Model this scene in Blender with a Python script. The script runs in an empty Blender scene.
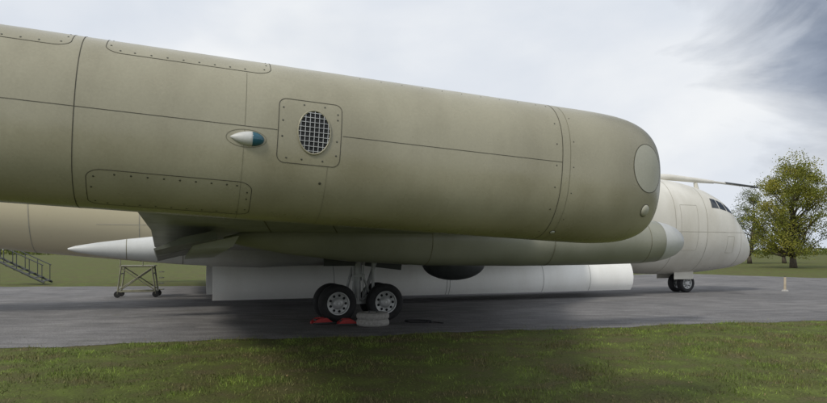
import bpy, math, random
import numpy as np
from mathutils import Vector, Matrix
from mathutils.bvhtree import BVHTree
random.seed(7); rng=np.random.default_rng(7)
scene=bpy.context.scene
D=bpy.data
# ---------------------------------------------------------------- helpers
def link(o,parent=None):
    scene.collection.objects.link(o)
    if parent: o.parent=parent
    return o
def mesh(name,v,f,mat=None,parent=None,smooth=True,loc=None,rot=None,autosharp=None):
    me=D.meshes.new(name); me.from_pydata([tuple(p) for p in v],[],f); me.update()
    if smooth:
        me.polygons.foreach_set('use_smooth',[True]*len(me.polygons))
    if autosharp:
        me.set_sharp_from_angle(angle=math.radians(autosharp))
    o=D.objects.new(name,me)
    if mat:
        for m in (mat if isinstance(mat,list) else [mat]): me.materials.append(m)
    link(o,parent)
    if loc: o.location=loc
    if rot: o.rotation_euler=rot
    return o
def empty(name,loc=(0,0,0),rot=(0,0,0),parent=None):
    e=D.objects.new(name,None); e.location=loc; e.rotation_euler=rot; e.empty_display_size=.3
    return link(e,parent)
def tris(name,V,F,mat,parent=None,smooth=False):
    me=D.meshes.new(name); n=len(V); k=F.shape[1]
    me.vertices.add(n); me.vertices.foreach_set('co',V.astype(np.float32).ravel())
    me.loops.add(F.size); me.loops.foreach_set('vertex_index',F.astype(np.int32).ravel())
    me.polygons.add(len(F)); me.polygons.foreach_set('loop_start',np.arange(0,F.size,k,dtype=np.int32))
    me.update(calc_edges=True); me.validate()
    me.materials.append(mat); o=D.objects.new(name,me); return link(o,parent)
def loft(secs,close=True,cap=True):
    n=len(secs[0]); v=[p for s in secs for p in s]; f=[]
    for i in range(len(secs)-1):
        for j in range(n if close else n-1):
            a=i*n+j;b=i*n+(j+1)%n
            f.append((a,b,b+n,a+n))
    if cap:
        f.append(tuple(range(n-1,-1,-1))); f.append(tuple(range((len(secs)-1)*n,len(secs)*n)))
    return v,f
def box(c,s,R=None):
    v=[];
    for x in(-.5,.5):
        for y in(-.5,.5):
            for z in(-.5,.5):
                p=Vector((x*s[0],y*s[1],z*s[2]))
                if R: p=R@p
                v.append(p+Vector(c))
    return v,[(0,1,3,2),(4,6,7,5),(0,4,5,1),(2,3,7,6),(0,2,6,4),(1,5,7,3)]
def tube(a,b,ra,rb=None,n=12):
    a=Vector(a);b=Vector(b);rb=ra if rb is None else rb
    d=(b-a).normalized(); x=d.orthogonal().normalized(); y=d.cross(x)
    v=[];
    for c,r in((a,ra),(b,rb)):
        for i in range(n):
            t=2*math.pi*i/n; v.append(c+(x*math.cos(t)+y*math.sin(t))*r)
    f=[(i,(i+1)%n,n+(i+1)%n,n+i) for i in range(n)]+[tuple(range(n-1,-1,-1)),tuple(range(n,2*n))]
    return v,f
def lathe(prof,n=40,axis='y'):
    v=[];f=[]
    for (r,h) in prof:
        for i in range(n):
            t=2*math.pi*i/n
            c,s=r*math.cos(t),r*math.sin(t)
            v.append((c,h,s) if axis=='y' else ((h,c,s) if axis=='x' else (c,s,h)))
    for k in range(len(prof)-1):
        for i in range(n):
            a=k*n+i;b=k*n+(i+1)%n; f.append((a,b,b+n,a+n))
    return v,f
class Acc:
    def __init__(s): s.v=[];s.f=[]
    def add(s,vf,off=(0,0,0),M=None):
        n=len(s.v); o=Vector(off)
        s.v+=[ (M@Vector(p) if M else Vector(p))+o for p in vf[0]]
        s.f+=[tuple(i+n for i in q) for q in vf[1]]
        return s
    def make(s,name,mat,parent=None,smooth=False,sharp=None,**k): return mesh(name,s.v,s.f,mat,parent,smooth,autosharp=sharp,**k)
# ---------------------------------------------------------------- materials
class NT:
    def __init__(s,name,rough=.6,metal=0,spec=.5):
        s.m=D.materials.new(name); s.m.use_nodes=True; s.t=s.m.node_tree; s.n=s.t.nodes
        s.b=s.n['Principled BSDF']; s.b.inputs['Roughness'].default_value=rough
        s.b.inputs['Metallic'].default_value=metal; s.b.inputs['Specular IOR Level'].default_value=spec
        s.tc=s.n.new('ShaderNodeTexCoord')
    def l(s,a,b): s.t.links.new(a,b)
    def noise(s,scale,detail=4,rough=.55,vec=None,stretch=None,coord='Object'):
        q=s.n.new('ShaderNodeTexNoise'); q.inputs['Scale'].default_value=scale; q.inputs['Detail'].default_value=detail; q.inputs['Roughness'].default_value=rough
        src=vec or s.tc.outputs[coord]
        if stretch:
            mp=s.n.new('ShaderNodeMapping'); mp.inputs['Scale'].default_value=stretch; s.l(src,mp.inputs['Vector']); src=mp.outputs[0]
        s.l(src,q.inputs['Vector']); return q.outputs['Fac']
    def ramp(s,fac,stops):
        r=s.n.new('ShaderNodeValToRGB'); e=r.color_ramp.elements
        e[0].position=stops[0][0]; e[0].color=(*stops[0][1],1); e[1].position=stops[-1][0]; e[1].color=(*stops[-1][1],1)
        for p,c in stops[1:-1]:
            x=e.new(p); x.color=(*c,1)
        s.l(fac,r.inputs[0]); return r.outputs[0]
    def mix(s,fac,a,b,mode='MIX'):
        m=s.n.new('ShaderNodeMix'); m.data_type='RGBA'; m.blend_type=mode
        for i,x in((0,fac),(6,a),(7,b)):
            if hasattr(x,'links'): s.l(x,m.inputs[i])
            else: m.inputs[i].default_value=x if i==0 else (*x,1)
        return m.outputs[2]
    def math(s,op,a,b=0.0,clamp=False):
        m=s.n.new('ShaderNodeMath'); m.operation=op; m.use_clamp=clamp
        for i,x in((0,a),(1,b)):
            if hasattr(x,'links'): s.l(x,m.inputs[i])
            else: m.inputs[i].default_value=x
        return m.outputs[0]
    def col(s,c):
        if hasattr(c,'links'): s.l(c,s.b.inputs['Base Color'])
        else: s.b.inputs['Base Color'].default_value=(*c,1)
        return s
    def bump(s,h,st=.2,dist=.01):
        b=s.n.new('ShaderNodeBump'); b.inputs['Strength'].default_value=st; b.inputs['Distance'].default_value=dist
        s.l(h,b.inputs['Height']); s.l(b.outputs[0],s.b.inputs['Normal']); return s
G=lambda x:(x,x,x)
def simple(name,c,rough=.6,metal=0,var=.15,scale=6,spec=.5):
    t=NT(name,rough,metal,spec); n=t.noise(scale,5)
    lo=tuple(x*(1-var) for x in c); hi=tuple(min(1,x*(1+var)) for x in c)
    t.col(t.ramp(n,[(.3,lo),(.7,hi)])); return t.m
def paint(name,a,b,dirt,rough=.42,scale=1.1,streak=(7,7,1.2),dirtamt=.5,spec=.4,bs=.10):
    t=NT(name,rough,0,spec)
    big=t.ramp(t.noise(scale,3,.5),[(.38,G(0)),(.62,G(1))])
    c=t.mix(big,a,b)
    st=t.ramp(t.noise(1.0,5,.6,stretch=streak),[(.45,G(0)),(.8,G(dirtamt))])
    c=t.mix(st,c,dirt)
    fine=t.ramp(t.noise(60,3,.6),[(.3,G(.94)),(.7,G(1.05))])
    c=t.mix(1.0,c,fine,'MULTIPLY')
    t.col(c)
    rr=t.ramp(t.noise(4,4),[(.3,G(rough-.08)),(.7,G(rough+.12))]); t.l(rr,t.b.inputs['Roughness'])
    t.bump(t.noise(2.2,2),bs,.02)
    return t
POD=paint('olive_pod_paint',(.270,.252,.176),(.345,.325,.238),(.19,.172,.115),.28,1.0,(2.4,2.4,1.0),.45,.6,.12).m
CREAM=paint('cream_paint',(.64,.62,.55),(.74,.72,.66),(.45,.42,.34),.35,.5,(1.2,1.2,.5),.5)
t=CREAM; sep=t.n.new('ShaderNodeSeparateXYZ'); t.l(t.tc.outputs['Object'],sep.inputs[0])
src=t.b.inputs['Base Color'].links[0].from_socket
wob=t.math('ADD',sep.outputs['X'],t.noise(.6,2))
mask=t.math('MULTIPLY',t.math('ADD',wob,16.5),-.6,True)
t.col(t.mix(mask,src,(.60,.54,.38)))
FUS=t.m
WHITE=paint('white_door_paint',(.84,.84,.81),(.89,.89,.86),(.64,.62,.56),.45,.6,(1.5,1.5,.3),.35).m
WING=paint('wing_grey_paint',(.31,.32,.29),(.38,.39,.35),(.2,.2,.17),.45,.7,(3,.6,3),.5).m
TANK=paint('tank_paint',(.25,.255,.205),(.31,.31,.255),(.19,.19,.14),.36,.8,(2,2,1),.4).m
LGREY=paint('light_grey_paint',(.46,.47,.46),(.56,.57,.56),(.34,.34,.32),.36,1,(2,2,1),.4).m
NOSEG=paint('nose_disc_paint',(.36,.355,.285),(.40,.395,.325),(.28,.28,.2),.45,1.5,(2,2,1),.3).m
SEAM=simple('seam_dark',(.06,.055,.04),.8)
SEAML=simple('seam_soft',(.17,.16,.11),.8)
RIVET=simple('fastener_metal',(.10,.10,.08),.4,.6)
DARK=simple('hole_shade_cable_black',(.012,.013,.015),.8)  # black colour for painted shade of vent and rim holes, and for the cable
DGREY=simple('dark_grey_metal',(.06,.065,.065),.5,.2)
FLAPM=paint('flap_paint',(.13,.14,.125),(.18,.19,.165),(.08,.08,.07),.5,1,(3,3,3),.5).m
METAL=simple('grille_metal',(.50,.51,.50),.4,.5)
GEARM=simple('gear_paint',(.34,.35,.35),.4,.3)
TYRE=simple('tyre_rubber',(.022,.022,.024),.8,0,.3,12)
HUB=simple('hub_paint',(.50,.51,.51),.4,.3)
RED=simple('red_paint',(.45,.03,.03),.5)
CONC=simple('concrete',(.34,.33,.31),.9,0,.2,20)
GLASS=simple('cockpit_glass',(.015,.02,.025),.08)
BLUE=simple('blue_lamp_glass',(.02,.09,.13),.08)
YEL=simple('stand_steel',(.24,.235,.17),.5,.2,.3)
WOOD=simple('wood_post',(.45,.38,.28),.8)
BARK=simple('bark',(.085,.07,.05),.9,0,.3,8)
# ---------------------------------------------------------------- aircraft
TH=math.radians(21)
air=empty('patrol_aircraft',(10.2,24.8,0),(0,0,TH))
def sect(s,zt,zb,hw,n=2.2,N=64,wc=0):
    o=[];zc=(zt+zb)/2;hh=(zt-zb)/2
    for i in range(N):
        a=2*math.pi*i/N;c,q=math.cos(a),math.sin(a)
        o.append(Vector((s,wc+hw*math.copysign(abs(c)**(2/n),c),zc+hh*math.copysign(abs(q)**(2/n),q))))
    return o
prof=[(-36,3.7,3.4,.15),(-32,3.95,3.0,.5),(-27,4.2,2.3,1.0),(-22.3,4.3,1.62,1.35),(-20,4.3,1.38,1.45),(-17.3,4.3,1.15,1.48),(-12,4.3,1.0,1.48),(-3.6,4.3,.9,1.48),(-2.6,4.28,.76,1.48),
(-1,4.22,.70,1.46),(.35,3.98,.74,1.38),(1.0,3.76,.78,1.28),(1.4,3.56,.82,1.2),(1.75,3.28,.86,1.1),(2.1,2.94,.9,.98),(2.5,2.55,.97,.8),(2.8,2.26,1.05,.62),(3.05,1.98,1.17,.4),(3.17,1.76,1.32,.2),(3.22,1.6,1.46,.04)]
P=np.array(prof); ss=[]
for i in range(len(P)-1):
    k=8 if P[i,0]>-4 else 4
    ss+=list(np.linspace(P[i,0],P[i+1,0],k,endpoint=False))
ss.append(P[-1,0])
def cubic(x,col):
    i=int(np.clip(np.searchsorted(P[:,0],x)-1,0,len(P)-2))
    def sl(j):
        if j<=0: return (P[1,col]-P[0,col])/(P[1,0]-P[0,0])
        if j>=len(P)-1: return (P[-1,col]-P[-2,col])/(P[-1,0]-P[-2,0])
        return (P[j+1,col]-P[j-1,col])/(P[j+1,0]-P[j-1,0])
    h=P[i+1,0]-P[i,0];u=(x-P[i,0])/h
    return (2*u**3-3*u**2+1)*P[i,col]+(u**3-2*u**2+u)*h*sl(i)+(-2*u**3+3*u**2)*P[i+1,col]+(u**3-u**2)*h*sl(i+1)
secs=[sect(x,cubic(x,1),cubic(x,2),max(.02,cubic(x,3))) for x in ss]
fv,ff=loft(secs)
mesh('fuselage',fv,ff,FUS,air,autosharp=50)
fb=BVHTree.FromPolygons(fv,ff)
def fproj(s,z,off=.006,w=-4):
    h=fb.ray_cast(Vector((s,w,z)),Vector((0,1 if w<0 else -1,0)))
    if h[0] is None: return None
    n=h[1]; 
    if n.y*(1 if w<0 else -1)>0: n=-n
    return h[0]+n*off
def fpatch(acc,quad,n=6,off=.006,w=-4):
    vs=[]
    for i in range(n+1):
        for j in range(n+1):
            u,v=i/n,j/n
            a=Vector(quad[0]).lerp(Vector(quad[1]),u); b=Vector(quad[3]).lerp(Vector(quad[2]),u); c=a.lerp(b,v)
            p=fproj(c.x,c.y,off,w)
            if p is None: return
            vs.append(p)
    acc.add((vs,[(i*(n+1)+j,(i+1)*(n+1)+j,(i+1)*(n+1)+j+1,i*(n+1)+j+1) for i in range(n) for j in range(n)]))
A=Acc()
for w in(-4,4):
    fpatch(A,[(.25,3.14),(.66,3.12),(.62,3.46),(.33,3.50)],w=w)
    fpatch(A,[(.72,3.11),(1.12,3.05),(1.04,3.36),(.68,3.45)],w=w)
    fpatch(A,[(1.18,3.04),(1.56,2.94),(1.42,3.18),(1.10,3.34)],w=w)
A.make('cockpit_windows',GLASS,air,smooth=True)
A=Acc()
for s0 in(1.9,-.1,-1.6,-5,-8.5,-12,-15.5,-19,-21.5):
    wd=.010
    r1=sect(s0-wd,cubic(s0,1)+.003,cubic(s0,2)-.003,cubic(s0,3)+.004); r2=sect(s0+wd,cubic(s0+wd,1)+.003,cubic(s0+wd,2)-.003,cubic(s0+wd,3)+.004)
    A.add(loft([r1,r2],cap=False))
for z in(2.25,):
    pts=[fproj(x,z,.004) for x in np.linspace(-20,2.3,120)]
    v=[]
    for p in pts: v+=[p+Vector((0,0,.006)),p-Vector((0,0,.006))]
    A.add((v,[(2*i,2*i+1,2*i+3,2*i+2) for i in range(len(pts)-1)]))
for (sa,sb,za,zb) in((-1.35,-.55,1.6,3.2),(1.0,1.4,1.5,2.1)):
    loop=[(sa,za),(sb,za),(sb,zb),(sa,zb),(sa,za)]
    for (a,b) in zip(loop[:-1],loop[1:]):
        pts=[fproj(a[0]+(b[0]-a[0])*k/10,a[1]+(b[1]-a[1])*k/10,.004) for k in range(11)]
        ho=abs(a[0]-b[0])>.01; o=Vector((0,0,.006)) if ho else Vector((.006,0,0)); v=[]
        for p in pts: v+=[p+o,p-o]
        A.add((v,[(2*i,2*i+1,2*i+3,2*i+2) for i in range(10)]))
A.make('fuselage_seams',simple('seam_fuselage',(.36,.34,.28),.8),air)
A=Acc()
for s0 in(-3.0,-7.5): A.add(loft([[Vector((s0+x*k-.25*(1-k),y*k,z)) for x,y in((-.25,0),(0,.03),(.25,0),(0,-.03))] for z,k in((4.25,1),(4.65,.6))]))
A.make('blade_aerials',DGREY,air)
# weapons bay doors hanging open
for sg in(-1,1):
    secs=[]
    cs=[(1.30,1.16),(1.39,1.02),(1.45,.85),(1.475,.68),(1.46,.5),(1.41,.36),(1.33,.24)]
    ins=[(w-.05,z) for w,z in cs[::-1]]
    for x in np.linspace(-17.2,-3.45,30):
        secs.append([Vector((x,sg*w,z)) for w,z in cs+ins])
    v,f=loft(secs); mesh('weapons_bay_door',v,f,WHITE,air,autosharp=35)
A=Acc()
for x in(-13.9,-10.4,-10.3,-7,-5.2):
    for (w0,z0),(w1,z1) in zip(cs[:-1],cs[1:]):
        A.add(([(x-.010,-w0-.004,z0),(x+.010,-w0-.004,z0),(x+.010,-w1-.004,z1),(x-.010,-w1-.004,z1)],[(0,1,2,3)]))
A.make('door_seams',simple('seam_door',(.4,.4,.38),.8),air)
A=Acc()
for w in(-1.05,1.05): A.add(box((-10.3,w,.98),(13.4,.08,.12)))
for x in np.linspace(-16.5,-4,9): A.add(box((x,0,.93),(.1,2,.1)))
A.make('weapons_bay_frame',DGREY,air)
# wing
def airfoil(w,sLE,c,zc,th,inc=2.0,N=22):
    up=[];lo=[]
    for k in range(N+1):
        x=(1-math.cos(math.pi*k/N))/2
        y=5*th*(.2969*math.sqrt(x)-.126*x-.3516*x*x+.2843*x**3-.1036*x**4)
        cam=.015*math.sin(math.pi*x)
        up.append((x,(cam+y)));lo.append((x,(cam-y)))
    loop=up+lo[-2:0:-1]; ti=math.radians(inc);o=[]
    for x,y in loop:
        X=-(x-.4)*c;Z=y*c
        o.append(Vector((sLE-.4*c+X*math.cos(ti)-Z*math.sin(ti),w,zc+Z*math.cos(ti)+X*math.sin(ti))))
    return o
ws=[(1.0,-5.2,13.0,1.75,.085),(2.6,-6.8,11.6,1.80,.085),(4.6,-9.4,9.2,1.86,.085),(8.5,-11.9,6.7,2.05,.09),(11.5,-13.8,4.95,2.22,.09),(14.5,-15.6,3.3,2.42,.10)]
def lerpw(L):
    out=[]
    for a,b in zip(L[:-1],L[1:]):
        for k in range(4): out.append(tuple(a[i]+(b[i]-a[i])*k/4 for i in range(5)))
    out.append(L[-1]); return out
for sg in(-1,1):
    secs=[airfoil(sg*a[0],*a[1:]) for a in lerpw(ws)]
    v,f=loft(secs); mesh('wing',v,f,WING,air,autosharp=40)
    wb=BVHTree.FromPolygons(v,f)
    A=Acc()
    def under(s0,w0,off=.006):
        h=wb.ray_cast(Vector((s0,sg*w0,-1)),Vector((0,0,1))); return None if h[0] is None else h[0]-Vector((0,0,off))
    for fr in(.25,.55,.72):
        pts=[]
        for a in lerpw(ws):
            p=under(a[1]-a[2]*fr,a[0]); 
            if p and 2<a[0]<14.3: pts.append(p)
        for p,q in zip(pts[:-1],pts[1:]): A.add(([p+Vector((.01,0,0)),p-Vector((.01,0,0)),q-Vector((.01,0,0)),q+Vector((.01,0,0))],[(0,1,2,3)]))
    for w0 in(6,7.3,9.6,11,12.4,13.6):
        a=[np.interp(w0,[x[0] for x in ws],[x[j] for x in ws]) for j in(1,2)]
        pts=[under(a[0]-a[1]*fr,w0) for fr in np.linspace(.05,.95,14)]
        for p,q in zip(pts[:-1],pts[1:]):
            if p and q: A.add(([p+Vector((0,.01,0)),p-Vector((0,.01,0)),q-Vector((0,.01,0)),q+Vector((0,.01,0))],[(0,1,2,3)]))
    A.make('wing_seams',SEAML,air)
    for (w0,w1) in((4.8,7.3),(7.4,9.4)):
        A=Acc()
        s0,s1=-17.7,-17.9
        ang=[(0,1.72),(-.45,1.62),(-.85,1.45),(-.83,1.42),(-.4,1.53),(.05,1.60)]
        sc=[[Vector((s0+x,sg*w,z+.05*(w-6))) for x,z in ang] for w in np.linspace(w0,w1,6)]
        A.add(loft(sc)); A.make('flap',FLAPM,air)
    A=Acc()
    for w0 in np.arange(4.9,9.4,.5): A.add(loft([[Vector((-17.3+x,sg*w,z+.05*(w-6))) for x,z in((0,1.68),(-.7,1.52),(-.7,1.46),(-.1,1.5))] for w in(w0,w0+.04)]))
    A.make('flap_ribs',LGREY,air)
    pr=[(-20.4,.02),(-20.25,.07),(-19.8,.15),(-19.2,.23),(-18.4,.32),(-17.4,.40),(-16.2,.45),(-15,.4),(-14,.2)]
    v,f=lathe([(r,x) for x,r in pr],32,'x'); mesh('jet_pipe_fairing',v,f,LGREY,air,loc=(0,sg*3.3,1.62))
    A=Acc()
    for x,r in((-19.2,.232),(-18.0,.358)): A.add(lathe([(r,x-.008),(r,x+.008)],32,'x'))
    A.make('fairing_seams',SEAML,air,loc=(0,sg*3.3,1.62))
    pr=[(-17.5,.03),(-17.2,.12),(-16.5,.25),(-15.4,.38),(-14,.46),(-12,.49),(-10.2,.48),(-9.2,.46),(-8.8,.43),(-8.5,.375),(-8.3,.31),(-8.15,.22),(-8.06,.11),(-8.04,.005)]
    v,f=lathe([(r,x) for x,r in pr],40,'x'); mesh('wing_tank',v,f,TANK,air,loc=(0,sg*8.5,1.78))
    v,f=lathe([(r+.003,x) for x,r in pr[8:]],40,'x'); mesh('tank_nose_cap',v,f,LGREY,air,loc=(0,sg*8.5,1.78))
    A=Acc()
    for x,r in((-9.2,.462),(-11.5,.4925),(-14,.462)): A.add(lathe([(r,x-.008),(r,x+.008)],40,'x'))
    A.make('tank_seams',SEAML,air,loc=(0,sg*8.5,1.78))
    A=Acc(); A.add(loft([[Vector((x,sg*8.5+y,z)) for x,y in((-16,0),(-15,.12),(-12,.14),(-10.4,0),(-12,-.14),(-15,-.12))] for z in(1.9,2.25)])); A.make('tank_pylon',TANK,air)
    vf=lathe([( .42*math.sin(a),-.85*math.cos(a)) for a in np.linspace(.01,math.pi-.01,16)],28,'x')
    mesh('underwing_dark_ellipsoid',vf[0],vf[1],DGREY,air,loc=(-11.6,sg*4.6,1.26))  # dark grey ellipsoid below the inner wing, no identified part
def fin(secs,name):
    v,f=loft(secs); mesh(name,v,f,FUS,air,autosharp=40)
s=[]
for (z,le,c) in((3.8,-27,7.5),(5.5,-30.2,5.0),(9,-32.6,3.0)):
    q=airfoil(0,le,c,0,.1,0); s.append([Vector((p.x,p.z,z)) for p in q])
fin(s,'tail_fin')
for sg in(-1,1):
    fin([airfoil(sg*w,le,c,z,.09,0) for w,le,c,z in((.2,-31,4,3.6),(3.5,-32.6,2.8,3.8),(7,-34,1.8,4.05))],'tailplane')
A=Acc(); pts=[(-2.6,4.25,.05),(-2.0,4.35,.11),(-.6,4.35,.12),(.9,4.28,.09),(1.6,4.25,.065),(1.65,4.25,.045),(3.6,4.14,.04)]
secs=[]
for x,z,r in pts: secs.append([Vector((x,r*math.cos(a),z+r*math.sin(a))) for a in np.linspace(0,2*math.pi,16,endpoint=False)])
A.add(loft(secs)); A.add(tube((.7,0,4.2),(.8,0,3.82),.07,.1)); A.make('refuelling_probe',CREAM.m,air,smooth=True,sharp=50)
Acc().add(tube((3.6,0,4.14),(3.95,0,4.12),.055,.03)).add(tube((2.2,0,4.23),(3.6,0,4.145),.049,.045)).make('probe_tip',DGREY,air,smooth=True,sharp=50)
# ---- landing gear
def wheel(R,wd,parent,loc,name='wheel'):
    e=empty(name,loc,parent=parent)
    r=R*.60;h=wd/2
    v,f=lathe([(r,-h*.75),(R*.75,-h),(R*.9,-h*.95),(R*.975,-h*.65),(R,-h*.5),(R*.985,-h*.3),(R,-h*.27),(R,h*.27),(R*.985,h*.3),(R,h*.5),(R*.975,h*.65),(R*.9,h*.95),(R*.75,h),(r,h*.75)],48)
    mesh('tyre',v,f,TYRE,e,autosharp=50)
    A=Acc()
    for sg in(-1,1):
        A.add(lathe([(r*1.02,sg*h*.70),(r*1.0,sg*h*.82),(r*.92,sg*h*.80),(r*.86,sg*h*.45),(r*.55,sg*h*.30),(r*.45,sg*h*.75),(r*.3,sg*h*.95),(.001,sg*h*.97)],40))
    A.make('rim',HUB,e,smooth=True,sharp=35)
    A=Acc()
    for sg in(-1,1):
        for k in range(9):
            a=k*2*math.pi/9; A.add(lathe([(.001,sg*h*.47),(r*.12,sg*h*.46)],10),off=(r*.70*math.cos(a),0,r*.70*math.sin(a)))
    A.make('rim_hole_shade',DARK,e)  # no real holes: flat black discs paint their inner shade on the rim
for sg in(-1,1):
    g=empty('main_landing_gear',(-14.28,sg*5.2,0),parent=air)
    for ds in(-.55,.55):
        for dw in(-.27,.27):
            wheel(.42,.27,g,(ds,dw,.42))
    A=Acc()
    A.add(box((0,0,.44),(1.15,.13,.13)))
    for ds in(-.55,.55): A.add(tube((ds,-.4,.42),(ds,.4,.42),.055))
    A.add(tube((0,0,.42),(-.02,0,.95),.075)); A.add(tube((-.02,0,.9),(-.05,0,1.75),.115))
    A.add(tube((.14,0,.55),(.55,0,1.7),.04)); A.add(tube((.1,-.1,1.0),(.25,-.1,.6),.028)); A.add(tube((.25,-.1,.6),(.05,-.1,.45),.028))
    A.add(tube((-.1,-.05,1.3),(-.1,-.7,1.75),.045)); A.add(tube((.32,-.12,1.7),(.32,-.12,.7),.035));A.add(tube((-.3,.05,.5),(-.12,.05,1.2),.03))
    A.add(tube((-.14,-.1,.5),(-.14,-.1,1.6),.016));A.add(tube((.08,-.12,.5),(.10,-.13,1.6),.014))
    A.add(box((0,0,1.02),(.26,.26,.06)))
    A.make('gear_leg',GEARM,g,smooth=True,sharp=40)
    A=Acc(); A.add(box((.75,sg*-.35,1.42),(.9,.03,.5),Matrix.Rotation(.12,3,'Y')));A.add(box((-.55,sg*.45,1.45),(.7,.03,.4)));A.make('gear_door',DGREY,g)
g=empty('nose_landing_gear',(0,0,0),parent=air)
for dw in(-.24,.24): wheel(.35,.24,g,(0,dw,.35))
A=Acc();A.add(tube((0,-.3,.35),(0,.3,.35),.05));A.add(tube((0,0,.35),(-.08,0,1.0),.08));A.add(tube((.1,0,.5),(.5,0,.95),.035));A.add(box((.02,0,.5),(.14,.2,.12)))
A.make('gear_leg',GEARM,g,smooth=True,sharp=40)
Acc().add(box((-.3,-.45,.66),(.9,.02,.3))).add(box((-.3,.45,.66),(.9,.02,.3))).make('gear_door',CREAM.m,g)
# ---- wing-tip sensor pod
def make_pod(sg,detail):
    Wp,Hp,n=.47,.56,2.35
    T0,T1,T2=-2.2,4.05,5.08
    def R(t):
        if t>T1:
            u=min(1,(t-T1)/(T2-T1)); return (1-u**4.0)**(1/3.3),(1-u**2.6)**(1/2.3)
        if t<-.9:
            u=min(1,(-.9-t)/1.3); k=1-.45*u*u; return k,k
        return 1,1
    def S(t,phi,off=0):
        rh,rw=R(t); c,s=math.cos(phi),math.sin(phi)
        p=Vector((t,-Wp*rw*math.copysign(abs(c)**(2/n),c),Hp*rh*math.copysign(abs(s)**(2/n),s)))
        if off:
            a=S(t+.01,phi)-S(t-.01,phi); b=S(t,phi+.01)-S(t,phi-.01)
            nn=a.cross(b).normalized()
            if nn.dot(p-Vector((t,0,0)))<0: nn=-nn
            p=p+nn*off
        return p
    def ph(h): return math.copysign(math.asin(min(1,(abs(h)/Hp))**(n/2)),h)
    pod=empty('sensor_pod',(-19.4,-14.63*sg,2.47),(0,math.radians(3.3),math.radians(-2)*sg),air)
    if sg<0: pod.scale=(1,-1,1)
    ts=list(np.linspace(T0,T1,50))+[T1+(T2-T1)*math.sin(k/36*math.pi/2) for k in range(1,37)]
    ts[-1]-=1e-4
    secs=[[S(t,2*math.pi*j/96) for j in range(96)] for t in ts]
    v,f=loft(secs); mesh('pod_shell',v,f,POD,pod,autosharp=60)
    bvh=BVHTree.FromPolygons(v,f)
    seam=Acc();soft=Acc();riv=Acc()
    def ribbon(acc,pts,w=.005,off=.0015,closed=False):
        P3=[S(t,p,off) for t,p in pts];N3=[(S(t,p,.05)-S(t,p)).normalized() for t,p in pts];v=[];m=len(P3)
        for i in range(m):
            a=P3[(i-1)%m if closed else max(i-1,0)];b=P3[(i+1)%m if closed else min(i+1,m-1)]
            d=(b-a); 
            if d.length<1e-9: d=Vector((1,0,0))
            sd=N3[i].cross(d.normalized()); v+=[P3[i]+sd*w/2,P3[i]-sd*w/2]
        k=m if closed else m-1
        acc.add((v,[(2*i,2*i+1,(2*i+3)%(2*m),(2*i+2)%(2*m)) for i in range(k)]))
    def rivet(t,p,r=.0065):
        c=S(t,p);nn=(S(t,p,.05)-c).normalized();x=nn.orthogonal().normalized();y=nn.cross(x)
        v=[c+nn*.0035]+[c+(x*math.cos(a)+y*math.sin(a))*r+nn*.0015 for a in np.linspace(0,2*math.pi,8,endpoint=False)]
        riv.add((v,[(0,i,i%8+1) for i in range(1,9)]))
    full=np.linspace(-math.pi,math.pi,120)
    SE=3.88
    for t0,w,ac in((.50,.005,seam),(SE,.005,seam),(-1.2,.006,seam),(SE+.07,.003,soft)): ribbon(ac,[(t0,p) for p in full],w)
    for t0,h0,h1 in((1.50,-.56,.0),(2.06,-.56,-.19),(1.50,.03,.40)): ribbon(soft,[(t0,p) for p in np.linspace(ph(h0),ph(h1),30)],.0025)
    ribbon(seam,[(t,ph(.025)) for t in np.linspace(T0,1.71,40)],.0035)
    ribbon(seam,[(t,ph(.030)) for t in np.linspace(2.15,SE,40)],.0035)
    def rrect(t0,t1,p0,p1,rt,rp,acc,w=.0045,rv=True,step=.085):
        pts=[]
        for (ct,cp,a0) in((t1-rt,p1-rp,0),(t0+rt,p1-rp,90),(t0+rt,p0+rp,180),(t1-rt,p0+rp,270)):
            for k in range(9):
                a=math.radians(a0+k*90/8); pts.append((ct+rt*math.cos(a),cp+rp*math.sin(a)))
        dense=[]
        for i in range(len(pts)):
            a=pts[i];b=pts[(i+1)%len(pts)]; L=(S(*a)-S(*b)).length;k=max(1,int(L/.05))
            for j in range(k): dense.append((a[0]+(b[0]-a[0])*j/k,a[1]+(b[1]-a[1])*j/k))
        ribbon(acc,dense,w,closed=True)
        if rv:
            it=.028
            ct,cp=(t0+t1)/2,(p0+p1)/2;kt=1-it*2/(t1-t0);kp=1-.028/ .5*2/(p1-p0)
            q=[(ct+(a-ct)*kt,cp+(b-cp)*kp) for a,b in dense]; acc_l=step
            for i in range(len(q)):
                L=(S(*q[i])-S(*q[(i+1)%len(q)])).length; acc_l+=L
                if acc_l>=step: rivet(*q[i]);acc_l=0
    if detail:
        rrect(.575,1.575,ph(-.535),ph(-.335),.09,.12,seam)
        rrect(.635,1.66,ph(.41),math.pi*.62,.10,.14,seam)
        rrect(-.9,.44,ph(.41),math.pi*.62,.10,.14,seam)
        rrect(1.715,2.14,ph(-.185),ph(.245),.05,.09,seam,step=.11)
        for h in(-.4,-.2,0,.2,.4): rivet(SE+.1,ph(h),.005)
        for h in np.linspace(-.5,.5,7): rivet(SE-.05,ph(h),.006)
        for t0 in np.arange(2.3,3.8,.16): rivet(t0,ph(.5),.0045)
        rivet(2.02,ph(-.30),.010)
        ct,chh,ra,rb=1.955,.035,.108,.145
        def Q(t,h,off): return S(t,ph(h),off)
        v=[Q(ct,chh,.002)];m=48
        for ring in(.5,1):
            v+=[Q(ct+ra*ring*math.cos(a),chh+rb*ring*math.sin(a),.002) for a in np.linspace(0,2*math.pi,m,endpoint=False)]
        f=[(0,1+i,1+(i+1)%m) for i in range(m)]+[(1+i,1+m+i,1+m+(i+1)%m,1+(i+1)%m) for i in range(m)]
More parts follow.
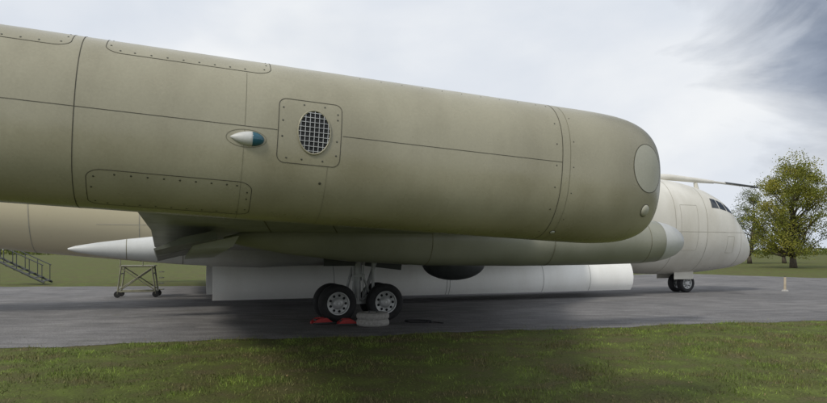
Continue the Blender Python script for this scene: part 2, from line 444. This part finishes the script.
        mesh('vent_shade_disc',v,f,DARK,pod)  # no recess cut: black disc on the skin paints the shade behind the grille
        ga=Acc()
        def bar(a,b,w,off):
            N=10;v=[]
            d=Vector((b[0]-a[0],b[1]-a[1]));d.normalize();pr=Vector((-d.y,d.x))*w/2
            for i in range(N+1):
                x=a[0]+(b[0]-a[0])*i/N;y=a[1]+(b[1]-a[1])*i/N
                for q in(-1,1):
                    for o in(off,.002): v.append(Q(x+pr.x*q,y+pr.y*q,o))
            f=[]
            for i in range(N):
                k=4*i; f+=[(k,k+2,k+6,k+4),(k,k+4,k+5,k+1),(k+2,k+3,k+7,k+6)]
            ga.add((v,f))
        for k in range(-3,4):
            x=k*.031; y=rb*math.sqrt(max(0,1-(x/ra)**2)); bar((ct+x,chh-y),(ct+x,chh+y),.0038,.006)
        for k in range(-4,5):
            y=k*.032; x=ra*math.sqrt(max(0,1-(y/rb)**2)); bar((ct-x,chh+y),(ct+x,chh+y),.0032,.008)
        v=[];
        for a in np.linspace(0,2*math.pi,m,endpoint=False):
            for k,o in((.97,.004),(.99,.010),(1.04,.010),(1.07,.001)): v.append(Q(ct+ra*k*math.cos(a),chh+rb*k*math.sin(a),o))
        f=[]
        for i in range(m):
            for j in range(3):
                a=4*i+j;b=4*((i+1)%m)+j; f.append((a,b,b+1,a+1))
        mesh('vent_rim',v,f,POD,pod)
        ga.make('vent_grille',METAL,pod)
        def blob(name,x0,x1,mat,h0):
            secs=[];L=.215
            for k in np.linspace(x0,x1,14):
                r=.048*math.sqrt(max(0,1-((k-.62)/.40)**2)) if k>.62 else .048*max(0,math.sin(math.pi/2*k/.62))**.8
                r=max(r,.0008); p=S(1.41+L*k,ph(h0))
                secs.append([p+Vector((0,-r*.95*math.cos(a),r*math.sin(a))) for a in np.linspace(0,2*math.pi,20,endpoint=False)])
            v,f=loft(secs);mesh(name,v,f,mat,pod)
        blob('lamp_housing',0,.66,LGREY,-.055); blob('lamp_lens',.66,1.02,BLUE,-.055)
        ribbon(soft,[(1.515+.128*math.cos(a),ph(-.055+.058*math.sin(a))) for a in np.linspace(0,2*math.pi,40)],.0035)
    def disc(t,h,r,mat,name,dome=.0,seamit=True):
        p0=math.copysign(math.asin(min(1,abs(h)/(Hp*R(t)[0]))**(n/2)),h); c=S(t,p0)
        nn=(S(t,p0,.05)-S(t,p0)).normalized(); y=(Vector((0,0,1))-nn*nn.z).normalized(); x=y.cross(nn)
        def prj(a,rr,off):
            o=c+(x*math.cos(a)+y*math.sin(a))*rr+nn*.3
            hh=bvh.ray_cast(o,-nn); return (hh[0] if hh[0] is not None else o-nn*.3)+nn*off
        m=40;v=[prj(0,0,.002+dome)]
        rings=(.25,.5,.75,.93,1)
        for k in rings: v+=[prj(a,r*k,.002+dome*math.sqrt(max(0,1-k*k))) for a in np.linspace(0,2*math.pi,m,endpoint=False)]
        f=[(0,1+i,1+(i+1)%m) for i in range(m)]
        for q in range(len(rings)-1):
            f+=[(1+q*m+i,1+(q+1)*m+i,1+(q+1)*m+(i+1)%m,1+q*m+(i+1)%m) for i in range(m)]
        mesh(name,v,f,mat,pod)
        if seamit:
            v=[]
            for a in np.linspace(0,2*math.pi,m,endpoint=False): v+=[prj(a,r,.003),prj(a,r+.005,.003)]
            seam.add((v,[(2*i,2*i+1,(2*i+3)%(2*m),(2*i+2)%(2*m)) for i in range(m)]))
    disc(4.76,.08,.20,NOSEG,'antenna_disc'); disc(4.76,-.27,.05,NOSEG,'small_antenna',.02)
    disc(3.95,-.50,.02,LGREY,'drain_cap',.006)
    seam.make('pod_seams',SEAM,pod);soft.make('pod_soft_seams',SEAML,pod);riv.make('pod_fasteners',RIVET,pod)
make_pod(1,True); make_pod(-1,False)
# ---------------------------------------------------------------- ground
def edge(x):
    x=np.asarray(x,float)
    return 12.37+.263*x+.10*np.sin(1.3*x)+.06*np.sin(3.7*x+1)+.035*np.sin(9.1*x+2)+.02*np.sin(21*x)
gt=NT('grass_ground',.95,0,.2)
big=gt.noise(.35,5,.6); med=gt.noise(1.7,6,.65); fine=gt.noise(30,4,.7)
c1=gt.ramp(med,[(.38,(.105,.082,.045)),(.48,(.085,.088,.028)),(.64,(.125,.155,.033))])
c2=gt.ramp(big,[(.35,(.125,.11,.045)),(.6,(.105,.145,.03))])
c=gt.mix(.35,c1,c2); c=gt.mix(1.0,c,gt.ramp(fine,[(.3,G(.55)),(.7,G(1.3))]),'MULTIPLY'); gt.col(c).bump(fine,.6,.03)
mesh('ground',[(-900,-300,0),(900,-300,0),(900,1500,0),(-900,1500,0)],[(0,1,2,3)],gt.m,smooth=False)
at=NT('asphalt',.9,0,.25)
a1=at.ramp(at.noise(.25,5,.6),[(.35,(.150,.147,.149)),(.65,(.205,.199,.198))])
a2=at.ramp(at.noise(1.6,6,.65,stretch=(.6,1.6,1)),[(.4,G(.76)),(.65,G(1.15))])
a3=at.ramp(at.noise(38,3,.8),[(.35,G(.5)),(.65,G(1.45))])
c=at.mix(1.0,at.mix(1.0,a1,a2,'MULTIPLY'),a3,'MULTIPLY'); 
moss=at.ramp(at.noise(.9,6,.7),[(.60,G(0)),(.72,G(.5))]); c=at.mix(moss,c,(.12,.12,.085))
oil=at.ramp(at.noise(.7,4,.6,stretch=(1,1,1)),[(.30,G(.6)),(.40,G(0))]); c=at.mix(oil,c,(.085,.083,.085))
at.col(c); at.bump(at.noise(60,3,.8),.5,.01)
xs=np.concatenate([np.linspace(-90,-20,30),np.linspace(-19.8,25,500),np.linspace(26,90,30)])
near=[(x,float(edge(x)),.004) for x in xs]
fx=np.array([-90,-40,-18,-9,0,8,14,18,23,30,50,90]);fy=np.array([22,26,28.2,28.8,31,36,42,44,37,35,38,46])
far=[(x,float(np.interp(x,fx,fy))+.12*math.sin(x*3),.004) for x in xs]
v=near+far;n=len(xs)
mesh('apron',v,[(i,i+1,n+i+1,n+i) for i in range(n-1)],at.m,smooth=False)
gb=NT('grass_blades',.7,0,.25)
geo=gb.n.new('ShaderNodeNewGeometry')
med=gb.noise(1.7,6,.65,vec=geo.outputs['Position']); big=gb.noise(.35,5,.6,vec=geo.outputs['Position'])
c1=gb.ramp(med,[(.38,(.20,.155,.085)),(.46,(.13,.125,.045)),(.53,(.11,.16,.035)),(.63,(.24,.32,.06))])
c=gb.mix(.22,c1,gb.ramp(big,[(.35,(.22,.19,.08)),(.6,(.15,.225,.04))]))
c=gb.mix(1.0,c,gb.ramp(geo.outputs['Random Per Island'],[(0,G(.5)),(1,G(1.5))]),'MULTIPLY'); gb.col(c)
N=330000
X=rng.uniform(-13,19,N);Y=rng.uniform(4.5,17.5,N)
ex=rng.exponential(.06,N)*np.where(rng.uniform(0,1,N)<.08,5,1)
keep=Y<edge(X)+ex-.02; X=X[keep];Y=Y[keep];N=len(X)
def vn(x,y): return np.sin(1.9*x+np.sin(2.3*y))*np.sin(2.7*y+1.3*np.sin(1.1*x))+.5*np.sin(5.1*x+2*y)*np.sin(4.3*y-3*x)
d=vn(X,Y); keep=rng.uniform(0,1,N)<np.clip(.58+.5*d,.08,1);X=X[keep];Y=Y[keep];d=d[keep];N=len(X)
h=rng.uniform(.015,.048,N)*(1+.5*d); a=rng.uniform(0,2*np.pi,N); w=rng.uniform(.003,.006,N); lean=rng.normal(0,.018,(N,2))
V=np.zeros((N,3,3)); V[:,0]=np.c_[X-w*np.cos(a),Y-w*np.sin(a),np.zeros(N)+.001];V[:,1]=np.c_[X+w*np.cos(a),Y+w*np.sin(a),np.zeros(N)+.001]
V[:,2]=np.c_[X+lean[:,0],Y+lean[:,1],h]
tris('grass',V.reshape(-1,3),np.arange(3*N).reshape(-1,3),gb.m)
N=900; X=rng.uniform(-12,17,N);Y=rng.uniform(5,17,N);k=Y<edge(X)+.6;X=X[k];Y=Y[k];N=len(X)
C=np.c_[X,Y,rng.uniform(.012,.035,N)];a=rng.uniform(0,6.28,N);s=rng.uniform(.010,.02,N)[:,None]
u=np.c_[np.cos(a),np.sin(a),rng.normal(0,.3,N)]*s;w=np.c_[-np.sin(a),np.cos(a),rng.normal(0,.3,N)]*s*.6
tris('fallen_leaves',np.stack([C-u,C+w,C+u,C-w],1).reshape(-1,3),np.arange(4*N).reshape(-1,4),simple('dry_leaf',(.24,.17,.08),.8,0,.4,3))
# ---------------------------------------------------------------- small objects
e=empty('concrete_weight',(-.86,13.75,0))
v,f=lathe([(.001,.004),(.30,.004),(.335,.02),(.348,.06),(.345,.11),(.325,.138),(.318,.145),(.325,.152),(.345,.18),(.348,.225),(.33,.265),(.29,.285),(.15,.285),(.13,.25),(.001,.25)],48,'z')
mesh('block',v,f,CONC,e,autosharp=60)
Acc().add(tube((-.08,0,.25),(-.08,0,.31),.012)).add(tube((.08,0,.25),(.08,0,.31),.012)).add(tube((-.09,0,.31),(.09,0,.31),.012)).make('lifting_loop',DGREY,e)
def chock(loc,rz):
    e=empty('wheel_chock',loc,(0,0,rz))
    for dy in(-.11,.11):
        sec=[[Vector((x,dy+y,z)) for x,z in((-.2,.006),(.2,.006),(.2,.05),(.08,.13),(-.08,.13),(-.2,.05))] for y in(-.035,.035)]
        v,f=loft(sec);mesh('wedge',v,f,RED,e,smooth=False)
    Acc().add(box((0,0,.09),(.3,.15,.03))).add(tube((-.26,-.2,.03),(.26,-.2,.03),.018)).make('bar',DGREY,e)
chock((-1.42,13.9,0),.25); chock((-2.0,14.1,0),.5)
A=Acc()
def cable(pts,r):
    for a,b in zip(pts[:-1],pts[1:]): A.add(tube(a,b,r,n=6))
cable([(.1+.28*math.cos(t)*(1+.1*math.sin(3*t)),14.2+.22*math.sin(t),.02+.004*t) for t in np.linspace(0,10,50)],.010)
cable([(.35+.3*t,14.2+.1*math.sin(5*t),.016) for t in np.linspace(0,1,10)],.010)
A.make('cable',DARK)
e=empty('maintenance_stand',(-9.4,22.2,0),(0,0,.25))
A=Acc()
for x in(-.6,.6):
    for y in(-.35,.35):
        A.add(tube((x,y,.12),(x*.8,y,1.05),.028,n=8))
    A.add(tube((x,-.35,.2),(x,.35,.2),.025,n=8));A.add(tube((x*.85,-.35,.8),(x*.85,.35,.8),.022,n=8))
for y in(-.35,.35):
    A.add(tube((-.6,y,.2),(.6,y,.2),.025,n=8));A.add(tube((-.5,y,1.05),(.5,y,1.05),.028,n=8));A.add(tube((-.58,y,.25),(.48,y,1.0),.02,n=8));A.add(tube((.58,y,.25),(-.48,y,1.0),.02,n=8))
A.add(box((0,0,1.06),(1.1,.75,.04)));A.add(tube((-.5,-.35,1.06),(-.5,-.35,1.35),.018,n=8));A.add(tube((.2,-.35,1.06),(.2,-.35,1.2),.018,n=8))
for k in range(4): A.add(box((.75+.0*k,0,.25+.2*k),(.12,.5,.025)))
A.make('frame',YEL,e)
A=Acc()
for x in(-.6,.6):
    for y in(-.35,.35):
        A.add(lathe([(.001,-.025),(.1,-.025),(.11,0),(.1,.025),(.001,.025)],16),off=(x,y,.11))
A.make('castors',TYRE,e)
e=empty('metal_steps',(-17.8,30,0),(0,0,.1))
A=Acc()
for y in(-.4,.4):
    A.add(tube((-1.5,y,1.3),(.9,y,.1),.05,n=8));
    for k in range(5): x=-1.4+k*.55; z=1.3-(x+1.5)*.5; A.add(tube((x,y,z),(x,y,z+.75),.02,n=6))
    A.add(tube((-1.45,y,2.0),(.85,y,.9),.025,n=8)); A.add(tube((-1.45,y,0),(-1.45,y,2.0),.03,n=8))
for k in range(7): A.add(box((-1.35+k*.35,0,1.2-k*.17),(.28,.8,.03)))
A.make('frame',DGREY,e)
e=empty('marker_post',(14.4,25.2,0))
mesh('post',*lathe([(.001,.55),(.035,.55),(.04,.53),(.045,.0)],12,'z'),WOOD,e)
mesh('base',*lathe([(.001,.07),(.10,.06),(.13,.004)],16,'z'),CONC,e)
mesh('cap',*lathe([(.001,.585),(.03,.58),(.037,.55),(.001,.55)],12,'z'),DGREY,e)
# ---------------------------------------------------------------- trees
def leafmat(name,c0,c1,c2):
    t=NT(name,.6,0,.3); g=t.n.new('ShaderNodeNewGeometry')
    c=t.ramp(t.noise(.55,3),[(.35,c0),(.5,c1),(.66,c2)]); c=t.mix(1.0,c,t.ramp(g.outputs['Random Per Island'],[(0,G(.6)),(1,G(1.4))]),'MULTIPLY'); t.col(c)
    tr=t.n.new('ShaderNodeBsdfTranslucent'); t.l(c,tr.inputs['Color']); mx=t.n.new('ShaderNodeMixShader'); mx.inputs[0].default_value=.4
    t.l(t.b.outputs[0],mx.inputs[1]);t.l(tr.outputs[0],mx.inputs[2]); t.l(mx.outputs[0],t.n['Material Output'].inputs['Surface']); return t.m
LEAF=leafmat('leaves',(.13,.15,.025),(.22,.235,.038),(.32,.29,.055))
LEAF2=leafmat('leaves_dark',(.07,.095,.025),(.12,.145,.035),(.18,.19,.045))
def tree(loc,H,Rc,mat,seed,zb=.16,ncl=75,nl=230,name='tree'):
    r=random.Random(seed); g=np.random.default_rng(seed); e=empty(name,loc); A=Acc()
    tr=[Vector((0,0,0))]
    for k in range(1,9): tr.append(Vector((r.gauss(0,.012)*H+tr[-1].x,r.gauss(0,.012)*H+tr[-1].y,H*.88*k/8)))
    rad=lambda z:H*.024*(1-z/(H*.95))**.8+.015
    for a,b in zip(tr[:-1],tr[1:]): A.add(tube(a,b,rad(a.z)*(1.3 if a.z==0 else 1),rad(b.z),10))
    def lead(z):
        k=min(7,int(z/(H*.88)*8)); a,b=tr[k],tr[k+1]; u=(z-a.z)/(b.z-a.z); return a.lerp(b,min(1,u))
    cl=[]
    bump=[(g.normal(size=3),g.uniform(.0,.35)) for _ in range(7)]
    while len(cl)<ncl:
        u=g.uniform(-1,1); th=g.uniform(0,2*math.pi)
        k=(u+1)/2; prof=math.sin(math.pi*min(1,(k*.86+.14))**.75)**.62 if k<1 else 0
        rr=g.uniform(.15,1)**.55*prof*Rc
        dirv=np.array([math.cos(th),math.sin(th),u]); 
        for b,s in bump: rr*=1+s*math.tanh(float(dirv@b))*.45
        z=H*(zb+(1-zb)*k*.97)
        p=Vector((rr*math.cos(th),rr*math.sin(th),z)); cl.append(p)
        zs=max(H*.1,z-rr*r.uniform(.55,.95)-.05*H); s=lead(min(zs,H*.86))
        mid=s.lerp(p,.5)+Vector((r.gauss(0,.1),r.gauss(0,.1),-.12*rr*.5)); w=.010*H*(1-.6*k)
        A.add(tube(s,mid,w,w*.6,6));A.add(tube(mid,p,w*.6,w*.15,5))
        for _ in range(3):
            q=p+Vector((r.gauss(0,.35),r.gauss(0,.35),r.gauss(.1,.3)));A.add(tube(mid.lerp(p,r.uniform(.3,1)),q,w*.25,w*.1,4))
    A.make('trunk',BARK,e,smooth=True)
    C=[]
    for p in cl:
        m=int(nl*g.uniform(.4,1.3)); sg=g.uniform(.035,.06)*H
        for _ in range(3):
            o=np.array(p)+g.normal(0,sg*.9,3); C.append(o+g.normal(0,1,(m//3,3))*sg*np.array([.75,.75,.5]))
    C=np.concatenate(C); C=C[C[:,2]>.08*H]; n=len(C)
    s=g.uniform(.045,.09,n)[:,None]*(H/10); u=g.normal(size=(n,3));u/=np.linalg.norm(u,axis=1)[:,None]; w=g.normal(size=(n,3));w-=u*(w*u).sum(1)[:,None];w/=np.linalg.norm(w,axis=1)[:,None]
    V=np.stack([C-u*s,C+w*s*.7,C+u*s,C-w*s*.7],1).reshape(-1,3)
    tris('leaves',V,np.arange(4*n).reshape(-1,4),mat,e)
tree((33.9,58,0),9.9,3.5,LEAF,3,ncl=100,nl=400)
tree((39.3,76,0),8.4,2.3,LEAF2,5,ncl=55)
tree((37.2,80,0),5.6,2.0,LEAF2,12,ncl=40)
tree((44.5,78,0),8.0,2.8,LEAF,8,ncl=55)
tree((56,72,0),9,3.2,LEAF,21,ncl=60)
n=16000; ang=rng.uniform(math.radians(20),math.radians(160),n); Rr=rng.uniform(240,262,n)
hh=.9+.7*np.abs(np.sin(ang*17))+.6*np.abs(np.sin(ang*53+1)); C=np.c_[Rr*np.cos(ang),Rr*np.sin(ang),rng.uniform(0,1,n)**.8*hh]
u=rng.normal(size=(n,3));u/=np.linalg.norm(u,axis=1)[:,None];w=rng.normal(size=(n,3));w-=u*(w*u).sum(1)[:,None];w/=np.linalg.norm(w,axis=1)[:,None];s=.45
V=np.stack([C-u*s,C+w*s,C+u*s,C-w*s],1).reshape(-1,3)
tris('distant_trees',V,np.arange(4*n).reshape(-1,4),LEAF2)
# ---------------------------------------------------------------- sky
SAZ=math.degrees(math.atan2(-.66,-.55)); EL=44
sd=Vector((math.cos(math.radians(EL))*math.cos(math.radians(SAZ)),math.cos(math.radians(EL))*math.sin(math.radians(SAZ)),math.sin(math.radians(EL))))
w=D.worlds.new('World');scene.world=w;w.use_nodes=True;t=w.node_tree;N_=t.nodes;Lk=t.links.new
for x in list(N_): N_.remove(x)
out=N_.new('ShaderNodeOutputWorld')
sky=N_.new('ShaderNodeTexSky');sky.sky_type='NISHITA';sky.sun_disc=False;sky.sun_elevation=math.radians(EL);sky.sun_rotation=math.atan2(sd.x,sd.y)
b1=N_.new('ShaderNodeBackground');b1.inputs[1].default_value=.10;Lk(sky.outputs[0],b1.inputs[0])
tc=N_.new('ShaderNodeTexCoord')
def wn(scale,detail,st,dist=0,off=(0,0,0),ro=.5):
    mp=N_.new('ShaderNodeMapping');mp.inputs['Scale'].default_value=st;mp.inputs['Location'].default_value=off;Lk(tc.outputs['Generated'],mp.inputs[0])
    n=N_.new('ShaderNodeTexNoise');n.inputs['Scale'].default_value=scale;n.inputs['Detail'].default_value=detail;n.inputs['Roughness'].default_value=ro;n.inputs['Distortion'].default_value=dist;Lk(mp.outputs[0],n.inputs[0]);return n.outputs['Fac']
def wr(fac,stops):
    r=N_.new('ShaderNodeValToRGB');e=r.color_ramp.elements;e[0].position=stops[0][0];e[0].color=(*stops[0][1],1);e[1].position=stops[-1][0];e[1].color=(*stops[-1][1],1)
    for p,c in stops[1:-1]:
        x=e.new(p);x.color=(*c,1)
    Lk(fac,r.inputs[0]);return r.outputs[0]
def wm(f,a,b,mode='MIX'):
    m=N_.new('ShaderNodeMix');m.data_type='RGBA';m.blend_type=mode
    for i,x in((0,f),(6,a),(7,b)):
        if hasattr(x,'links'):Lk(x,m.inputs[i])
        else:m.inputs[i].default_value=x if i==0 else(*x,1)
    return m.outputs[2]
def wmath(op,a,b=0.,cl=False):
    m=N_.new('ShaderNodeMath');m.operation=op;m.use_clamp=cl
    for i,x in((0,a),(1,b)):
        if hasattr(x,'links'):Lk(x,m.inputs[i])
        else:m.inputs[i].default_value=x
    return m.outputs[0]
cn=wn(1.9,8,(1,1,2.4),.2,(0,0,0),.5)
cloud=wr(cn,[(.32,(.64,.70,.79)),(.5,(.76,.80,.86)),(.66,(.90,.92,.94))])
vm=N_.new('ShaderNodeVectorMath');vm.operation='DOT_PRODUCT';Lk(tc.outputs['Generated'],vm.inputs[0])
dd=Vector((.66,.66,.42)).normalized();vm.inputs[1].default_value=dd
nz=wn(3.4,8,(1,1,2.2),.4,(3,1,0),.55)
m=wmath('ADD',vm.outputs['Value'],wmath('MULTIPLY',wmath('SUBTRACT',nz,.5),.15))
mask=wr(m,[(.918,G(0)),(.945,G(.5)),(.958,G(.88)),(.975,G(1))])
cloud=wm(mask,cloud,wr(wn(4.5,7,(1,1,2),.3,(1,5,2),.55),[(.38,(.13,.165,.235)),(.5,(.20,.245,.33)),(.66,(.33,.38,.47))]))
b2=N_.new('ShaderNodeBackground');b2.inputs[1].default_value=1.0;Lk(cloud,b2.inputs[0])
ms=N_.new('ShaderNodeMixShader');Lk(wr(wn(1.7,5,(1,1,2.2),.2,(7,2,1)),[(.30,G(.85)),(.42,G(1))]),ms.inputs[0]);Lk(b1.outputs[0],ms.inputs[1]);Lk(b2.outputs[0],ms.inputs[2]);Lk(ms.outputs[0],out.inputs[0])
L=D.lights.new('sun','SUN');L.energy=1.9;L.angle=math.radians(13);L.color=(1,.94,.83)
lo=D.objects.new('sun',L);link(lo);lo.rotation_euler=(-sd).to_track_quat('-Z','Y').to_euler()
# ---------------------------------------------------------------- camera
cam=D.cameras.new('camera');cam.lens=28.3;cam.sensor_width=36;cam.shift_y=.0586;cam.clip_end=5000;cam.clip_start=.05
co=D.objects.new('camera',cam);link(co);co.location=(0,0,1.6);co.rotation_euler=(math.radians(90),0,0);scene.camera=co
scene.view_settings.view_transform='Standard';scene.view_settings.look='None';scene.view_settings.exposure=0
